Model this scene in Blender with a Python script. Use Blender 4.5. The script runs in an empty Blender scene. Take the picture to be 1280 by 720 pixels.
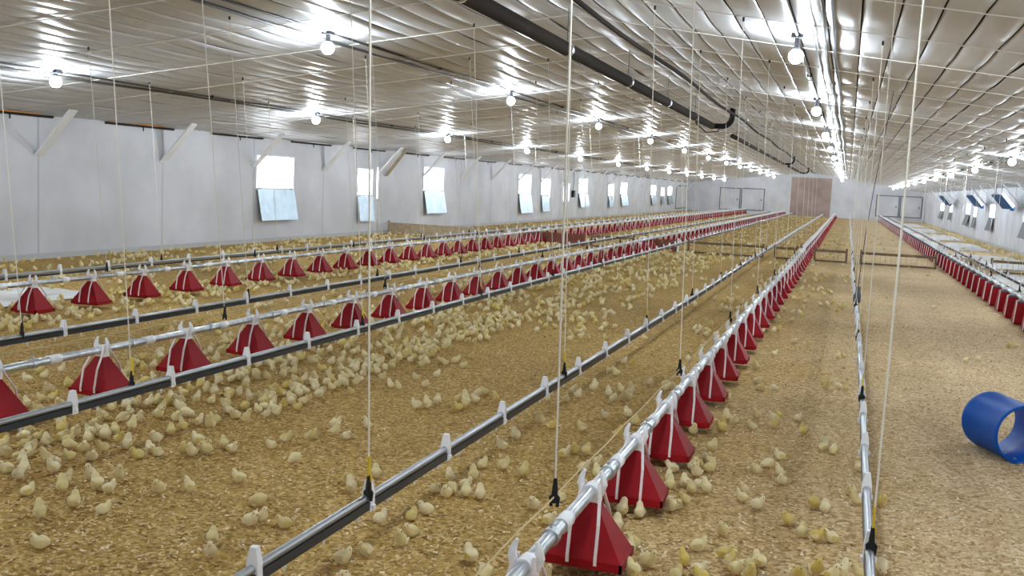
import bpy, math, random
import numpy as np
from mathutils import Matrix, Vector
random.seed(11); rng = np.random.default_rng(11)
SC = bpy.context.scene
COL = SC.collection

# ------------------------------------------------------------------ camera
FPX = 1250.0; CAM_H = 1.6; VPX, VPY = 1061.0, 248.0; ROLL = math.radians(2.7)
def camera_axes():
    vx, vy = VPX-640, 360-VPY
    vxd = vx*math.cos(ROLL)-vy*math.sin(ROLL); vyd = vx*math.sin(ROLL)+vy*math.cos(ROLL)
    p = math.atan2(vyd, FPX)
    y3 = np.array([vxd, vyd, -FPX]); y3 /= np.linalg.norm(y3)
    z3 = np.array([0, math.cos(p), math.sin(p)])
    x3 = np.cross(y3, z3)
    M = np.stack([x3, y3, z3])
    R = np.array([[math.cos(ROLL), -math.sin(ROLL), 0], [math.sin(ROLL), math.cos(ROLL), 0], [0, 0, 1]])
    return (R.T @ M.T).T
CM = camera_axes()
EYE = np.array([0, 0, CAM_H])
def on_z(x, y, z):                       # the point at height z that a photo pixel looks at
    d = CM @ np.array([(x-640)/FPX, (360-y)/FPX, -1.0])
    return EYE + d*(z-CAM_H)/d[2]
def project(P):
    c = CM.T @ (np.array(P, float)-EYE)
    return 640+FPX*c[0]/-c[2], 360-FPX*c[1]/-c[2], -c[2]
cam = bpy.data.cameras.new('camera'); cam.sensor_width = 36; cam.lens = 36*FPX/1280; cam.clip_end = 300
co = bpy.data.objects.new('camera', cam); COL.objects.link(co)
m4 = Matrix.Identity(4)
for i in range(3):
    for j in range(3): m4[i][j] = CM[i][j]
m4.translation = Vector(EYE); co.matrix_world = m4
SC.camera = co

# ------------------------------------------------------------------ sky and exposure
w = bpy.data.worlds.new('overcast_sky'); SC.world = w; w.use_nodes = True
bg = w.node_tree.nodes['Background']
bg.inputs[0].default_value = (0.86, 0.93, 1.0, 1); bg.inputs[1].default_value = 5.0
SC.view_settings.view_transform = 'Standard'; SC.view_settings.look = 'None'
SC.view_settings.gamma = 1; SC.view_settings.use_curve_mapping = False
SC.view_settings.exposure = 0.9
BULB_STRENGTH = 290.0

# ------------------------------------------------------------------ materials
def mat(name, col, rough=.6, metal=0, spec=.5):
    m = bpy.data.materials.new(name); m.use_nodes = True
    b = m.node_tree.nodes['Principled BSDF']
    b.inputs['Base Color'].default_value = (*col, 1); b.inputs['Roughness'].default_value = rough
    b.inputs['Metallic'].default_value = metal; b.inputs['Specular IOR Level'].default_value = spec
    return m
def nd(m, t, **k):
    n = m.node_tree.nodes.new(t)
    for a, v in k.items(): setattr(n, a, v)
    return n
def lk(m, a, b): m.node_tree.links.new(a, b)
def noisy(m, scale, c0, c1, bump=0, bscale=None, stops=(.3, .7), detail=4):
    b = m.node_tree.nodes['Principled BSDF']
    tc = nd(m, 'ShaderNodeTexCoord'); n = nd(m, 'ShaderNodeTexNoise')
    n.inputs['Scale'].default_value = scale; n.inputs['Detail'].default_value = detail
    lk(m, tc.outputs['Object'], n.inputs['Vector'])
    r = nd(m, 'ShaderNodeValToRGB'); r.color_ramp.elements[0].color = (*c0, 1); r.color_ramp.elements[1].color = (*c1, 1)
    r.color_ramp.elements[0].position, r.color_ramp.elements[1].position = stops
    lk(m, n.outputs['Fac'], r.inputs['Fac']); lk(m, r.outputs['Color'], b.inputs['Base Color'])
    if bump:
        n2 = nd(m, 'ShaderNodeTexNoise'); n2.inputs['Scale'].default_value = bscale or scale
        n2.inputs['Detail'].default_value = 3; lk(m, tc.outputs['Object'], n2.inputs['Vector'])
        bp = nd(m, 'ShaderNodeBump'); bp.inputs['Strength'].default_value = bump; bp.inputs['Distance'].default_value = .02
        lk(m, n2.outputs['Fac'], bp.inputs['Height']); lk(m, bp.outputs['Normal'], b.inputs['Normal'])
    return m
M = {}
M['wall'] = noisy(mat('white_wall_sheet', (.8, .8, .82), .55), .9, (.60, .60, .63), (.72, .72, .76), .05, 3, (.35, .65))
M['seam'] = mat('wall_seam_grey', (.55, .55, .56), .6)
M['ceil'] = noisy(mat('white_plastic_ceiling_panel', (.7, .67, .63), .36, 0, .24), 1.5, (.555, .56, .59), (.62, .625, .655), 0, None, (.3, .7))
M['ceil_back'] = mat('dark_seam_shade', (.05, .045, .04), .9)  # dark colour stands for the shade inside the ceiling seams
M['wire'] = mat('pale_batten', (.74, .70, .64), .5)
M['black'] = mat('black_plastic', (.012, .012, .014), .6, 0, .3)
M['darkpipe'] = mat('dark_brown_tube', (.038, .029, .024), .85, 0, .15)
M['conduit'] = mat('dark_grey_conduit', (.07, .065, .06), .45)
M['steel'] = noisy(mat('galvanised_steel', (.6, .64, .68), .32, .85), 14, (.50, .54, .58), (.72, .76, .80), 0, None, (.35, .65))
M['sheet'] = noisy(mat('galvanised_sheet', (.4, .46, .5), .34, .9), 5, (.30, .36, .40), (.42, .49, .54), .1, 6)
M['greyflap'] = mat('dull_grey_flap', (.20, .21, .22), .7, 0, .2)
M['alu'] = mat('brushed_aluminium', (.44, .47, .50), .36, .9)
M['nipple_pipe'] = mat('dark_blue_grey_plastic_pipe', (.028, .036, .048), .35)
M['white'] = mat('white_plastic', (.90, .90, .92), .4)
M['strap'] = mat('white_strap_plastic', (.85, .76, .76), .45)
M['red'] = noisy(mat('red_plastic', (.36, .006, .014), .5, 0, .22), 6, (.26, .0015, .006), (.33, .003, .009), 0)
M['greycap'] = mat('dark_grey_cap', (.10, .105, .11), .5)
M['cord'] = mat('cream_cord', (.80, .76, .67), .8)
M['yellow'] = mat('yellow_plastic', (.75, .55, .02), .45)
M['twine'] = mat('straw_twine', (.55, .43, .22), .8)
M['blue'] = noisy(mat('blue_plastic', (.004, .09, .42), .5, 0, .2), 5, (.002, .075, .40), (.003, .10, .48), 0)
M['bluepanel'] = mat('dark_blue_panel', (.004, .07, .20), .6, 0, .2)
M['wood'] = noisy(mat('weathered_brown_wood', (.16, .10, .06), .8), 9, (.11, .07, .04), (.24, .16, .09), .1)
M['palewood'] = noisy(mat('pale_wood', (.5, .4, .27), .8), 8, (.40, .31, .20), (.58, .48, .34), .1)
M['redwood'] = noisy(mat('reddish_wood', (.22, .06, .04), .8), 8, (.17, .05, .03), (.28, .09, .06), .1)
M['brownpanel'] = noisy(mat('pinkish_brown_panel', (.42, .31, .27), .7), 1.2, (.36, .26, .22), (.48, .37, .33), 0)
M['paper'] = noisy(mat('white_chick_paper', (.82, .81, .80), .8), 2.5, (.66, .63, .58), (.86, .85, .84), .2, 8)
M['grey'] = mat('grey_frame', (.16, .17, .18), .6)
M['orange'] = mat('eave_light_orange', (.75, .33, .08), .8)  # orange of the light showing at the eave, as plain colour
M['beak'] = mat('chick_beak', (.62, .36, .16), .5)
M['leg'] = mat('chick_leg', (.60, .36, .16), .6)
M['eye'] = mat('chick_eye', (.01, .01, .01), .2)
def bulb_mat():
    m = bpy.data.materials.new('lit_bulb'); m.use_nodes = True; t = m.node_tree; t.nodes.clear()
    e = t.nodes.new('ShaderNodeEmission'); e.inputs[0].default_value = (.80, .91, 1, 1); e.inputs[1].default_value = BULB_STRENGTH
    o = t.nodes.new('ShaderNodeOutputMaterial'); t.links.new(e.outputs[0], o.inputs[0]); return m
M['bulb'] = bulb_mat()
def chick_mat():
    m = mat('chick_down', (.7, .6, .3), .9, 0, .2); b = m.node_tree.nodes['Principled BSDF']
    oi = nd(m, 'ShaderNodeObjectInfo'); ge = nd(m, 'ShaderNodeNewGeometry')
    ad = nd(m, 'ShaderNodeMath', operation='ADD'); fr = nd(m, 'ShaderNodeMath', operation='FRACT')
    lk(m, oi.outputs['Random'], ad.inputs[0]); lk(m, ge.outputs['Random Per Island'], ad.inputs[1]); lk(m, ad.outputs[0], fr.inputs[0])
    r = nd(m, 'ShaderNodeValToRGB'); cr = r.color_ramp
    cr.elements[0].position = 0; cr.elements[0].color = (.88, .75, .47, 1)
    cr.elements[1].position = 1; cr.elements[1].color = (.72, .53, .12, 1)
    for p, c in ((.3, (.90, .77, .45)), (.55, (.84, .71, .36)), (.78, (.72, .58, .27)), (.92, (.78, .62, .20))):
        e = cr.elements.new(p); e.color = (*c, 1)
    lk(m, fr.outputs[0], r.inputs['Fac'])
    tc = nd(m, 'ShaderNodeTexCoord'); n = nd(m, 'ShaderNodeTexNoise'); n.inputs['Scale'].default_value = 45; n.inputs['Detail'].default_value = 3
    lk(m, tc.outputs['Object'], n.inputs['Vector'])
    mx = nd(m, 'ShaderNodeMix', data_type='RGBA', blend_type='MULTIPLY'); mx.inputs['Factor'].default_value = .35
    r2 = nd(m, 'ShaderNodeValToRGB'); r2.color_ramp.elements[0].color = (.55, .5, .4, 1); r2.color_ramp.elements[1].color = (1, 1, 1, 1)
    lk(m, n.outputs['Fac'], r2.inputs['Fac']); lk(m, r.outputs['Color'], mx.inputs[6]); lk(m, r2.outputs['Color'], mx.inputs[7])
    lk(m, mx.outputs[2], b.inputs['Base Color'])
    b.inputs['Sheen Weight'].default_value = .35; b.inputs['Sheen Roughness'].default_value = .5
    bp = nd(m, 'ShaderNodeBump'); bp.inputs['Strength'].default_value = .35; bp.inputs['Distance'].default_value = .004
    lk(m, n.outputs['Fac'], bp.inputs['Height']); lk(m, bp.outputs['Normal'], b.inputs['Normal'])
    return m
M['chick'] = chick_mat()
def litter_mat():
    m = mat('wood_shaving_litter', (.4, .28, .14), .95, 0, .15); b = m.node_tree.nodes['Principled BSDF']
    tc = nd(m, 'ShaderNodeTexCoord')
    def noise(s, d=4, rough=.6):
        n = nd(m, 'ShaderNodeTexNoise'); n.inputs['Scale'].default_value = s; n.inputs['Detail'].default_value = d; n.inputs['Roughness'].default_value = rough
        lk(m, tc.outputs['Object'], n.inputs['Vector']); return n
    def ramp(n, *st):
        r = nd(m, 'ShaderNodeValToRGB'); cr = r.color_ramp
        while len(cr.elements) < len(st): cr.elements.new(.5)
        for e, (p, c) in zip(cr.elements, st): e.position = p; e.color = (*c, 1)
        lk(m, n, r.inputs['Fac']); return r.outputs['Color']
    def mix(f, a, c, blend='MIX'):
        x = nd(m, 'ShaderNodeMix', data_type='RGBA', blend_type=blend)
        if isinstance(f, float): x.inputs['Factor'].default_value = f
        else: lk(m, f, x.inputs['Factor'])
        lk(m, a, x.inputs[6]); lk(m, c, x.inputs[7]); return x.outputs[2]
    v = nd(m, 'ShaderNodeTexVoronoi'); v.inputs['Scale'].default_value = 62
    n0 = noise(9, 2); mp = nd(m, 'ShaderNodeMix', data_type='RGBA'); mp.inputs['Factor'].default_value = .06
    lk(m, tc.outputs['Object'], mp.inputs[6]); lk(m, n0.outputs['Color'], mp.inputs[7]); lk(m, mp.outputs[2], v.inputs['Vector'])
    sx = nd(m, 'ShaderNodeSeparateColor'); lk(m, v.outputs['Color'], sx.inputs[0])
    dark = ramp(sx.outputs[0], (0, (.28, .17, .048)), (.3, (.48, .31, .092)), (.75, (.61, .41, .15)), (1, (.80, .60, .30)))
    light = ramp(sx.outputs[0], (0, (.46, .31, .17)), (.3, (.70, .51, .30)), (.7, (.83, .64, .41)), (1, (.95, .81, .60)))
    # fresher, paler litter in the service strip right of the third feed line
    sp = nd(m, 'ShaderNodeSeparateXYZ'); lk(m, tc.outputs['Object'], sp.inputs[0])
    nb = noise(.9, 4); ms = nd(m, 'ShaderNodeMath', operation='MULTIPLY_ADD'); ms.inputs[1].default_value = 2.4; ms.inputs[2].default_value = -1.2
    lk(m, nb.outputs['Fac'], ms.inputs[0]); ax = nd(m, 'ShaderNodeMath', operation='ADD'); lk(m, sp.outputs[0], ax.inputs[0]); lk(m, ms.outputs[0], ax.inputs[1])
    mr = nd(m, 'ShaderNodeMapRange'); mr.inputs[1].default_value = -1.3; mr.inputs[2].default_value = 1.0; lk(m, ax.outputs[0], mr.inputs[0])
    c = mix(mr.outputs[0], dark, light)
    big = ramp(noise(.55, 5).outputs['Fac'], (.3, (.80, .78, .70)), (.7, (1.12, 1.1, 1.06)))
    c = mix(.8, c, big, 'MULTIPLY')
    fine = ramp(noise(150, 2).outputs['Fac'], (.3, (.72, .7, .66)), (.7, (1.15, 1.13, 1.1)))
    c = mix(.7, c, fine, 'MULTIPLY')
    lk(m, c, b.inputs['Base Color'])
    bp = nd(m, 'ShaderNodeBump'); bp.inputs['Strength'].default_value = .9; bp.inputs['Distance'].default_value = .012
    hh = nd(m, 'ShaderNodeMath', operation='ADD'); lk(m, sx.outputs[1], hh.inputs[0]); lk(m, noise(30, 3).outputs['Fac'], hh.inputs[1])
    lk(m, hh.outputs[0], bp.inputs['Height']); lk(m, bp.outputs['Normal'], b.inputs['Normal'])
    return m
M['litter'] = litter_mat()
M['flake0'] = mat('pale_shaving', (.92, .77, .55), .9, 0, .2)
M['flake1'] = mat('tan_shaving', (.72, .52, .27), .9, 0, .2)
M['flake2'] = mat('brown_shaving', (.46, .29, .12), .9, 0, .2)

# ------------------------------------------------------------------ mesh helpers
class MB:
    def __init__(s): s.v = []; s.f = []; s.mi = []; s.cur = 0
    def add(s, vs, fs):
        o = len(s.v); s.v.extend(tuple(map(float, p)) for p in vs)
        for f in fs: s.f.append(tuple(i+o for i in f)); s.mi.append(s.cur)
        return s
    def hexa(s, p):   # 8 points: bottom 4 (ccw) then top 4
        return s.add(p, [(3, 2, 1, 0), (4, 5, 6, 7), (0, 1, 5, 4), (1, 2, 6, 5), (2, 3, 7, 6), (3, 0, 4, 7)])
    def box(s, x0, x1, y0, y1, z0, z1):
        return s.hexa([(x0, y0, z0), (x1, y0, z0), (x1, y1, z0), (x0, y1, z0), (x0, y0, z1), (x1, y0, z1), (x1, y1, z1), (x0, y1, z1)])
    def frustum(s, w0, l0, z0, w1, l1, z1):
        a, b, c, d = w0/2, l0/2, w1/2, l1/2
        return s.hexa([(-a, -b, z0), (a, -b, z0), (a, b, z0), (-a, b, z0), (-c, -d, z1), (c, -d, z1), (c, d, z1), (-c, d, z1)])
    def bar(s, p, q, wd, th, up=(0, 0, 1)):   # rectangular bar from p to q
        p, q = Vector(p), Vector(q); t = (q-p).normalized(); u = Vector(up)
        a = t.cross(u)
        if a.length < 1e-4: a = t.cross(Vector((1, 0, 0)))
        a.normalize(); b = a.cross(t).normalized(); a *= wd/2; b *= th/2
        return s.hexa([p-a-b, p+a-b, q+a-b, q-a-b, p-a+b, p+a+b, q+a+b, q-a+b])
    def tube(s, pts, r, n=8, caps=True):
        pts = [Vector(p) for p in pts]; rs = r if isinstance(r, (list, tuple)) else [r]*len(pts)
        o = len(s.v); prev = None
        for i, p in enumerate(pts):
            t = (pts[min(i+1, len(pts)-1)]-pts[max(i-1, 0)]).normalized()
            if prev is None:
                a = t.cross(Vector((0, 0, 1)))
                if a.length < 1e-3: a = t.cross(Vector((1, 0, 0)))
            else: a = prev-t*prev.dot(t)
            a.normalize(); prev = a; b = t.cross(a)
            for k in range(n):
                an = 2*math.pi*k/n; s.v.append(tuple(p+(a*math.cos(an)+b*math.sin(an))*rs[i]))
        for i in range(len(pts)-1):
            for k in range(n):
                k2 = (k+1) % n
                s.f.append((o+i*n+k, o+i*n+k2, o+(i+1)*n+k2, o+(i+1)*n+k)); s.mi.append(s.cur)
        if caps:
            s.f.append(tuple(o+k for k in reversed(range(n)))); s.mi.append(s.cur)
            s.f.append(tuple(o+(len(pts)-1)*n+k for k in range(n))); s.mi.append(s.cur)
        return s
    def lathe(s, prof, n=12, c=(0, 0, 0)):    # prof: (r, z)
        o = len(s.v)
        for r, z in prof:
            for k in range(n):
                an = 2*math.pi*k/n; s.v.append((c[0]+r*math.cos(an), c[1]+r*math.sin(an), c[2]+z))
        for i in range(len(prof)-1):
            for k in range(n):
                k2 = (k+1) % n; s.f.append((o+i*n+k, o+i*n+k2, o+(i+1)*n+k2, o+(i+1)*n+k)); s.mi.append(s.cur)
        return s
    def mesh(s, name, mats, smooth=False):
        me = bpy.data.meshes.new(name); me.from_pydata(s.v, [], s.f)
        for m in (mats if isinstance(mats, (list, tuple)) else [mats]): me.materials.append(M[m])
        if any(s.mi): me.polygons.foreach_set('material_index', s.mi)
        if smooth: me.polygons.foreach_set('use_smooth', [True]*len(me.polygons))
        me.update(); return me
    def obj(s, name, mats, parent=None, smooth=False):
        return link(name, s.mesh(name, mats, smooth), parent)
def link(name, me, parent=None, loc=None, rz=None):
    o = bpy.data.objects.new(name, me); COL.objects.link(o)
    if parent is not None: o.parent = parent
    if loc is not None: o.location = loc
    if rz is not None: o.rotation_euler = (0, 0, rz)
    return o
def tag(o, label=None, cat=None, group=None, kind=None):
    if label: o['label'] = label
    if cat: o['category'] = cat
    if group: o['group'] = group
    if kind: o['kind'] = kind
    return o
def empty(name, loc=(0, 0, 0), rz=0):
    o = bpy.data.objects.new(name, None); COL.objects.link(o); o.location = loc; o.rotation_euler = (0, 0, rz); o.empty_display_size = .1
    return o
WORDS = ['', 'nearest', 'second', 'third', 'fourth', 'fifth', 'sixth', 'seventh', 'eighth', 'ninth', 'tenth', 'eleventh', 'twelfth', 'thirteenth', 'fourteenth']
def nth(k):
    if k < len(WORDS): return WORDS[k]
    return '%d%s' % (k, 'th' if 10 <= k % 100 <= 20 else {1: 'st', 2: 'nd', 3: 'rd'}.get(k % 10, 'th'))

# ------------------------------------------------------------------ room shell
XL, XR, XRIDGE, YB, YF = -12.45, 5.6, -3.1, -5.0, 84.0
def zceil(x): return 2.35+.123*(x-XL) if x <= XRIDGE else 3.50-.140*(x-XRIDGE)
tag(MB().box(XL-.2, XR+.2, YB, YF, -.1, 0).obj('floor', 'litter'), kind='structure')

# left and right walls, with window openings cut through
WIN_L = [(19.3, 20.85, 1.22, 1.93, 'wide'), (24.1, 25.0, 1.08, 1.77, 'narrow'), (28.5, 30.1, 1.24, 1.94, 'wide'), (37.9, 39.5, 1.18, 1.94, 'wide'),
         (41.0, 42.05, 1.13, 1.82, 'narrow'), (44.3, 44.75, .84, 1.66, 'slot'), (45.08, 45.55, .84, 1.66, 'slot'), (47.25, 48.95, 1.26, 1.94, 'wide'),
         (53.6, 54.65, 1.14, 1.75, 'narrow'), (56.7, 58.4, 1.24, 1.9, 'wide'), (65.95, 67.7, 1.22, 1.85, 'wide'), (69.8, 70.9, 1.16, 1.75, 'narrow'), (72.5, 74.3, 1.22, 1.85, 'wide')]
SLIT_L = [(25.27, 25.40, .98, 1.85), (42.2, 42.4, 1.0, 1.84), (54.8, 55.0, 1.0, 1.8), (71.05, 71.25, 1.0, 1.8)]
WIN_R = [(35.6, 37.2, 1.1, 1.62, 'wide'), (44.25, 45.8, 1.1, 1.62, 'wide'), (50.2, 51.35, 1.02, 1.5, 'narrow'), (52.9, 54.6, 1.1, 1.62, 'wide'), (61.6, 63.2, 1.09, 1.5, 'narrow'), (67.0, 69.3, 1.1, 1.56, 'wide')]
def wall(name, x0, x1, ztop, opens):
    mb = MB(); ys = sorted({YB, YF} | {o[0] for o in opens} | {o[1] for o in opens})
    for a, b in zip(ys[:-1], ys[1:]):
        cut = [(o[2], o[3]) for o in opens if o[0] <= a+1e-6 and o[1] >= b-1e-6]
        z = -.1
        for c, d in sorted(cut): mb.box(x0, x1, a, b, z, c); z = d
        mb.box(x0, x1, a, b, z, ztop)
    return tag(mb.obj(name, 'wall'), kind='structure')
wl = wall('wall_left', XL-.12, XL, zceil(XL)+.06, [o[:4] for o in WIN_L]+SLIT_L)
wr = wall('wall_right', XR, XR+.12, zceil(XR)+.06, [o[:4] for o in WIN_R])
def gable(name, y0, y1):
    pts = [(XL-.12, -.1), (XR+.12, -.1), (XR+.12, zceil(XR)+.05), (XRIDGE, zceil(XRIDGE)+.05), (XL-.12, zceil(XL)+.05)]
    vs = [(x, y0, z) for x, z in pts]+[(x, y1, z) for x, z in pts]
    fs = [(0, 1, 2, 3, 4), (9, 8, 7, 6, 5)]+[(i, i+5, (i+1) % 5+5, (i+1) % 5) for i in range(5)]
    return tag(MB().add(vs, fs).obj(name, 'wall'), kind='structure')
wf = gable('wall_far', YF, YF+.12); gable('wall_back', YB-.12, YB)
TRUSS = [13.0+3.1*k for k in range(-5, 23)]
me = MB().box(XL, XL+.004, -.016, .016, 0, zceil(XL)).mesh('seam_strip', 'seam')
me2 = MB().box(XR-.004, XR, -.016, .016, 0, zceil(XR)).mesh('seam_strip', 'seam')
for y in TRUSS:
    if YB < y < YF:
        if not any(o[0]-.02 < y < o[1]+.02 for o in WIN_L): link('seam_strip', me, wl, (0, y, 0))
        if not any(o[0]-.02 < y < o[1]+.02 for o in WIN_R): link('seam_strip', me2, wr, (0, y, 0))
tag(MB().box(XL, XL+.03, YB, YF, 0, .09).obj('dirty_shade_edge_left', 'seam'), kind='structure')  # grey strip stands for the shaded, dirty foot of the wall
tag(MB().box(XR-.03, XR, YB, YF, 0, .09).obj('dirty_shade_edge_right', 'seam'), kind='structure')  # same shaded, dirty edge coloured in on this side
# windows: frame, and a galvanised flap hung open below the opening
def make_window(n, o, side):
    y0, y1, z0, z1, kind = o
    xw = XL if side == 'L' else XR; s = 1 if side == 'L' else -1
    mb = MB(); t = .03
    x0, x1 = sorted((xw-.1*s, xw+.015*s))
    mb.box(x0, x1, y0-t, y0+.006, z0-t, z1+t).box(x0, x1, y1-.006, y1+t, z0-t, z1+t).box(x0, x1, y0, y1, z0-t, z0).box(x0, x1, y0, y1, z1, z1+t)
    f = tag(mb.obj('window_%d' % n, 'white'), kind='structure')
    if kind == 'slot':
        MB().box(x0, x1, (y0+y1)/2-.012, (y0+y1)/2+.012, z0, z1).obj('mullion', 'grey', f); return
    h = z1-z0; out = .16 if kind == 'wide' else .12
    fl = MB(); a = (xw+.03*s, z0-.03); b = (xw+out*s, z0-.03-h*.98)
    nx, nz = -(b[1]-a[1]), (b[0]-a[0]); L = math.hypot(nx, nz); nx, nz = nx/L*.012, nz/L*.012
    fl.hexa([(a[0], y0, a[1]), (b[0], y0, b[1]), (b[0], y1, b[1]), (a[0], y1, a[1]), (a[0]+nx, y0, a[1]+nz), (b[0]+nx, y0, b[1]+nz), (b[0]+nx, y1, b[1]+nz), (a[0]+nx, y1, a[1]+nz)])
    fo = fl.obj('vent_flap', 'sheet' if side == 'L' else 'greyflap', f); fo['label'] = ('galvanised' if side == 'L' else 'dull grey')+' flap hung open below the window'
    hg = MB()
    for yy in (y0+.12, y1-.12): hg.tube([(a[0], yy-.05, a[1]+.01), (a[0], yy+.05, a[1]+.01)], .014, 6)
    hg.obj('hinge', 'grey', fo)
n = 1
for o in WIN_L: make_window(n, o, 'L'); n += 1
for o in WIN_R: make_window(n, o, 'R'); n += 1

# ceiling: backing sheet painted dark for the shade in the gaps, long white panels between recessed seams, sagging between the cross battens
BAT = [9.45+1.55*k for k in range(-9, 49)]
mb = MB()
for xa, xb in ((XL-.1, XRIDGE), (XRIDGE, XR+.1)):
    mb.add([(xa, YB, zceil(xa)+.09), (xb, YB, zceil(xb)+.09), (xb, YF, zceil(xb)+.09), (xa, YF, zceil(xa)+.09)], [(0, 1, 2, 3)])
ceil = tag(mb.obj('ceiling', 'ceil_back'), kind='structure')
PW = .285
def ceiling_panel(xa, xb, seed):
    r = random.Random(seed); ph = r.uniform(-.25, .25); amp0 = r.uniform(.75, 1.25)
    ys = []
    for a, b in zip(BAT[:-1], BAT[1:]):
        k = 7 if a < 36 else 3
        ys += [a+(b-a)*i/k for i in range(k)]
    ys = [y for y in ys if YB < y < YF-.02]; ys = [YB]+ys+[YF-.01]
    cols = [0, .06, .28, .5, .72, .94, 1]
    prof = [.012, 0, -.002, -.003, -.002, 0, .012]
    vs = []; amps = {}
    for y in ys:
        k = math.floor((y-BAT[0])/1.55); t = ((y-BAT[0])/1.55) % 1
        amp = amps.setdefault(k, .017*amp0*r.uniform(.6, 1.4))
        sag = -amp*math.sin(math.pi*t)**1.3
        for c, p in zip(cols, prof):
            x = xa+(xb-xa)*c
            vs.append((x, y, zceil(x)+p+sag*(1+.25*math.cos(6*(c-.5)+ph*8))))
    nc = len(cols); fs = [(i*nc+j, (i+1)*nc+j, (i+1)*nc+j+1, i*nc+j+1) for i in range(len(ys)-1) for j in range(nc-1)]
    return MB().add(vs, fs).obj('ceiling_panel', 'ceil', ceil, True)
x = XL+.005; i = 0
xs = []
nl = round((XRIDGE-XL)/PW); nr = round((XR-XRIDGE)/PW)
for k in range(nl): xs.append((XL+(XRIDGE-XL)*k/nl, XL+(XRIDGE-XL)*(k+1)/nl))
for k in range(nr): xs.append((XRIDGE+(XR-XRIDGE)*k/nr, XRIDGE+(XR-XRIDGE)*(k+1)/nr))
for k, (a, b) in enumerate(xs): ceiling_panel(a+.006, b-.006, k)
me = MB()
me.bar((XL, 0, zceil(XL)-.012), (XRIDGE, 0, zceil(XRIDGE)-.012), .008, .007, (0, 1, 0)); me.bar((XRIDGE, 0, zceil(XRIDGE)-.012), (XR, 0, zceil(XR)-.012), .008, .007, (0, 1, 0))
me = me.mesh('cross_batten', 'wire')
for y in BAT:
    if 0 < y < YF-.5: link('cross_batten', me, ceil, (0, y, 0))

# knee braces under the eaves
bl = MB().bar((XL, 0, 1.70), (XL+.72, 0, zceil(XL+.72)-.015), .16, .03, (0, 1, 0)).mesh('brace', 'palewood')
def brace_mesh(side):
    if side == 'L':
        return MB().bar((XL+.005, 0, 1.68), (XL+.70, 0, zceil(XL+.70)-.02), .17, .03, (-1, 0, 1)).mesh('brace_board', 'white')
    return MB().bar((XR-.005, 0, 1.58), (XR-.70, 0, zceil(XR-.70)-.02), .17, .03, (1, 0, 1)).mesh('brace_board', 'white')
for side in 'LR':
    me = brace_mesh(side); k = 0
    for y in TRUSS:
        if (side == 'L' and 12 < y < 82) or (side == 'R' and 33 < y < 82):
            k += 1
            tag(link('knee_brace', me, None, (0, y, 0)), 'white slanting knee brace under the eave, %s along the %s wall' % (nth(k), 'left' if side == 'L' else 'right'), 'brace', 'knee braces on the %s wall' % ('left' if side == 'L' else 'right'))
# second board beside one brace on the left wall
tag(MB().bar((XL+.005, 25.85, 1.62), (XL+.62, 25.85, zceil(XL+.62)-.03), .2, .02, (-1, 0, 1)).obj('loose_board', 'palewood'), 'pale board propped beside the fifth knee brace on left wall', 'board')
# dark eave slots with a hook
eb = MB().box(XL+.004, XL+.05, -.93, .93, zceil(XL)-.06, zceil(XL)-.025).mesh('slot_bar', 'darkpipe')
eh = MB().tube([(XL+.05, 0, zceil(XL)-.05), (XL+.075, 0, zceil(XL)-.08), (XL+.07, 0, zceil(XL)-.13)], .012, 5).mesh('hook', 'black')
ef = MB().box(XL+.01, XL+.06, -.88, .7, zceil(XL)-.022, zceil(XL)-.006).mesh('eave_light_strip', 'orange')  # strip coloured as the light seen between slot and ceiling
ew = MB().box(XL+.01, XL+.06, -.88, .7, zceil(XL)-.022, zceil(XL)-.006).mesh('eave_light_strip', 'white')  # white version of the painted eave light
for k, y in enumerate([12.35+3.1*j for j in range(23)]):
    e = empty('eave_slot', (0, y, 0))
    tag(e, 'dark slot bar with hook at the top of left wall, %s from camera' % nth(k+1), 'vent', 'eave slots on the left wall')
    link('slot_bar', eb, e); link('hook', eh, e); link('eave_light_strip', ef if k < 2 else ew, e)
# far wall: brown panel, framed doors
MB().box(-4.45, -1.35, YF-.03, YF-.001, 0, 3.1).obj('brown_panel', 'brownpanel', wf)
def framed_door(n, x0, x1, z0, z1, y=YF):
    mb = MB(); t = .07
    for a, b, c, d in ((x0, x1, z0, z0+t), (x0, x1, z1-t, z1), (x0, x0+t, z0, z1), (x1-t, x1, z0, z1)): mb.box(a, b, y-.05, y-.001, c, d)
    f = tag(mb.obj('door_%d' % n, 'grey'), kind='structure')
    MB().box(x0+t, x1-t, y-.03, y-.001, z0+t, z1-t).obj('door_leaf', 'wall', f)
    MB().box(x1-t-.2, x1-t-.12, y-.07, y-.03, (z0+z1)/2-.1, (z0+z1)/2+.05).obj('door_handle', 'grey', f)
framed_door(1, -10.1, -8.42, .2, 2.02); framed_door(2, -8.36, -6.5, .25, 2.05); framed_door(3, 2.05, 3.78, .3, 1.98); framed_door(4, 3.82, 5.45, .3, 1.98)
mb = MB()
for a, b, c, d in ((76.2, 81.8, .2, .27), (76.2, 81.8, 1.93, 2.0), (76.2, 76.27, .2, 2.0), (81.73, 81.8, .2, 2.0)): mb.box(XL+.001, XL+.05, a, b, c, d)
f = tag(mb.obj('door_5', 'grey'), kind='structure'); MB().box(XL+.001, XL+.03, 76.27, 81.73, .27, 1.93).obj('door_leaf', 'wall', f)
b = empty('wall_box', (XL+.001, 46.1, 1.2)); tag(b, 'black box on left wall beside the narrow slot windows', 'control box')
MB().box(0, .12, -.14, .14, -.16, .16).obj('box_body', 'black', b); MB().box(.12, .13, -.12, .12, -.13, .13).obj('box_lid', 'greycap', b); MB().tube([(.05, 0, .16), (.05, 0, 1.05)], .015, 6).obj('cable', 'grey', b)

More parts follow.
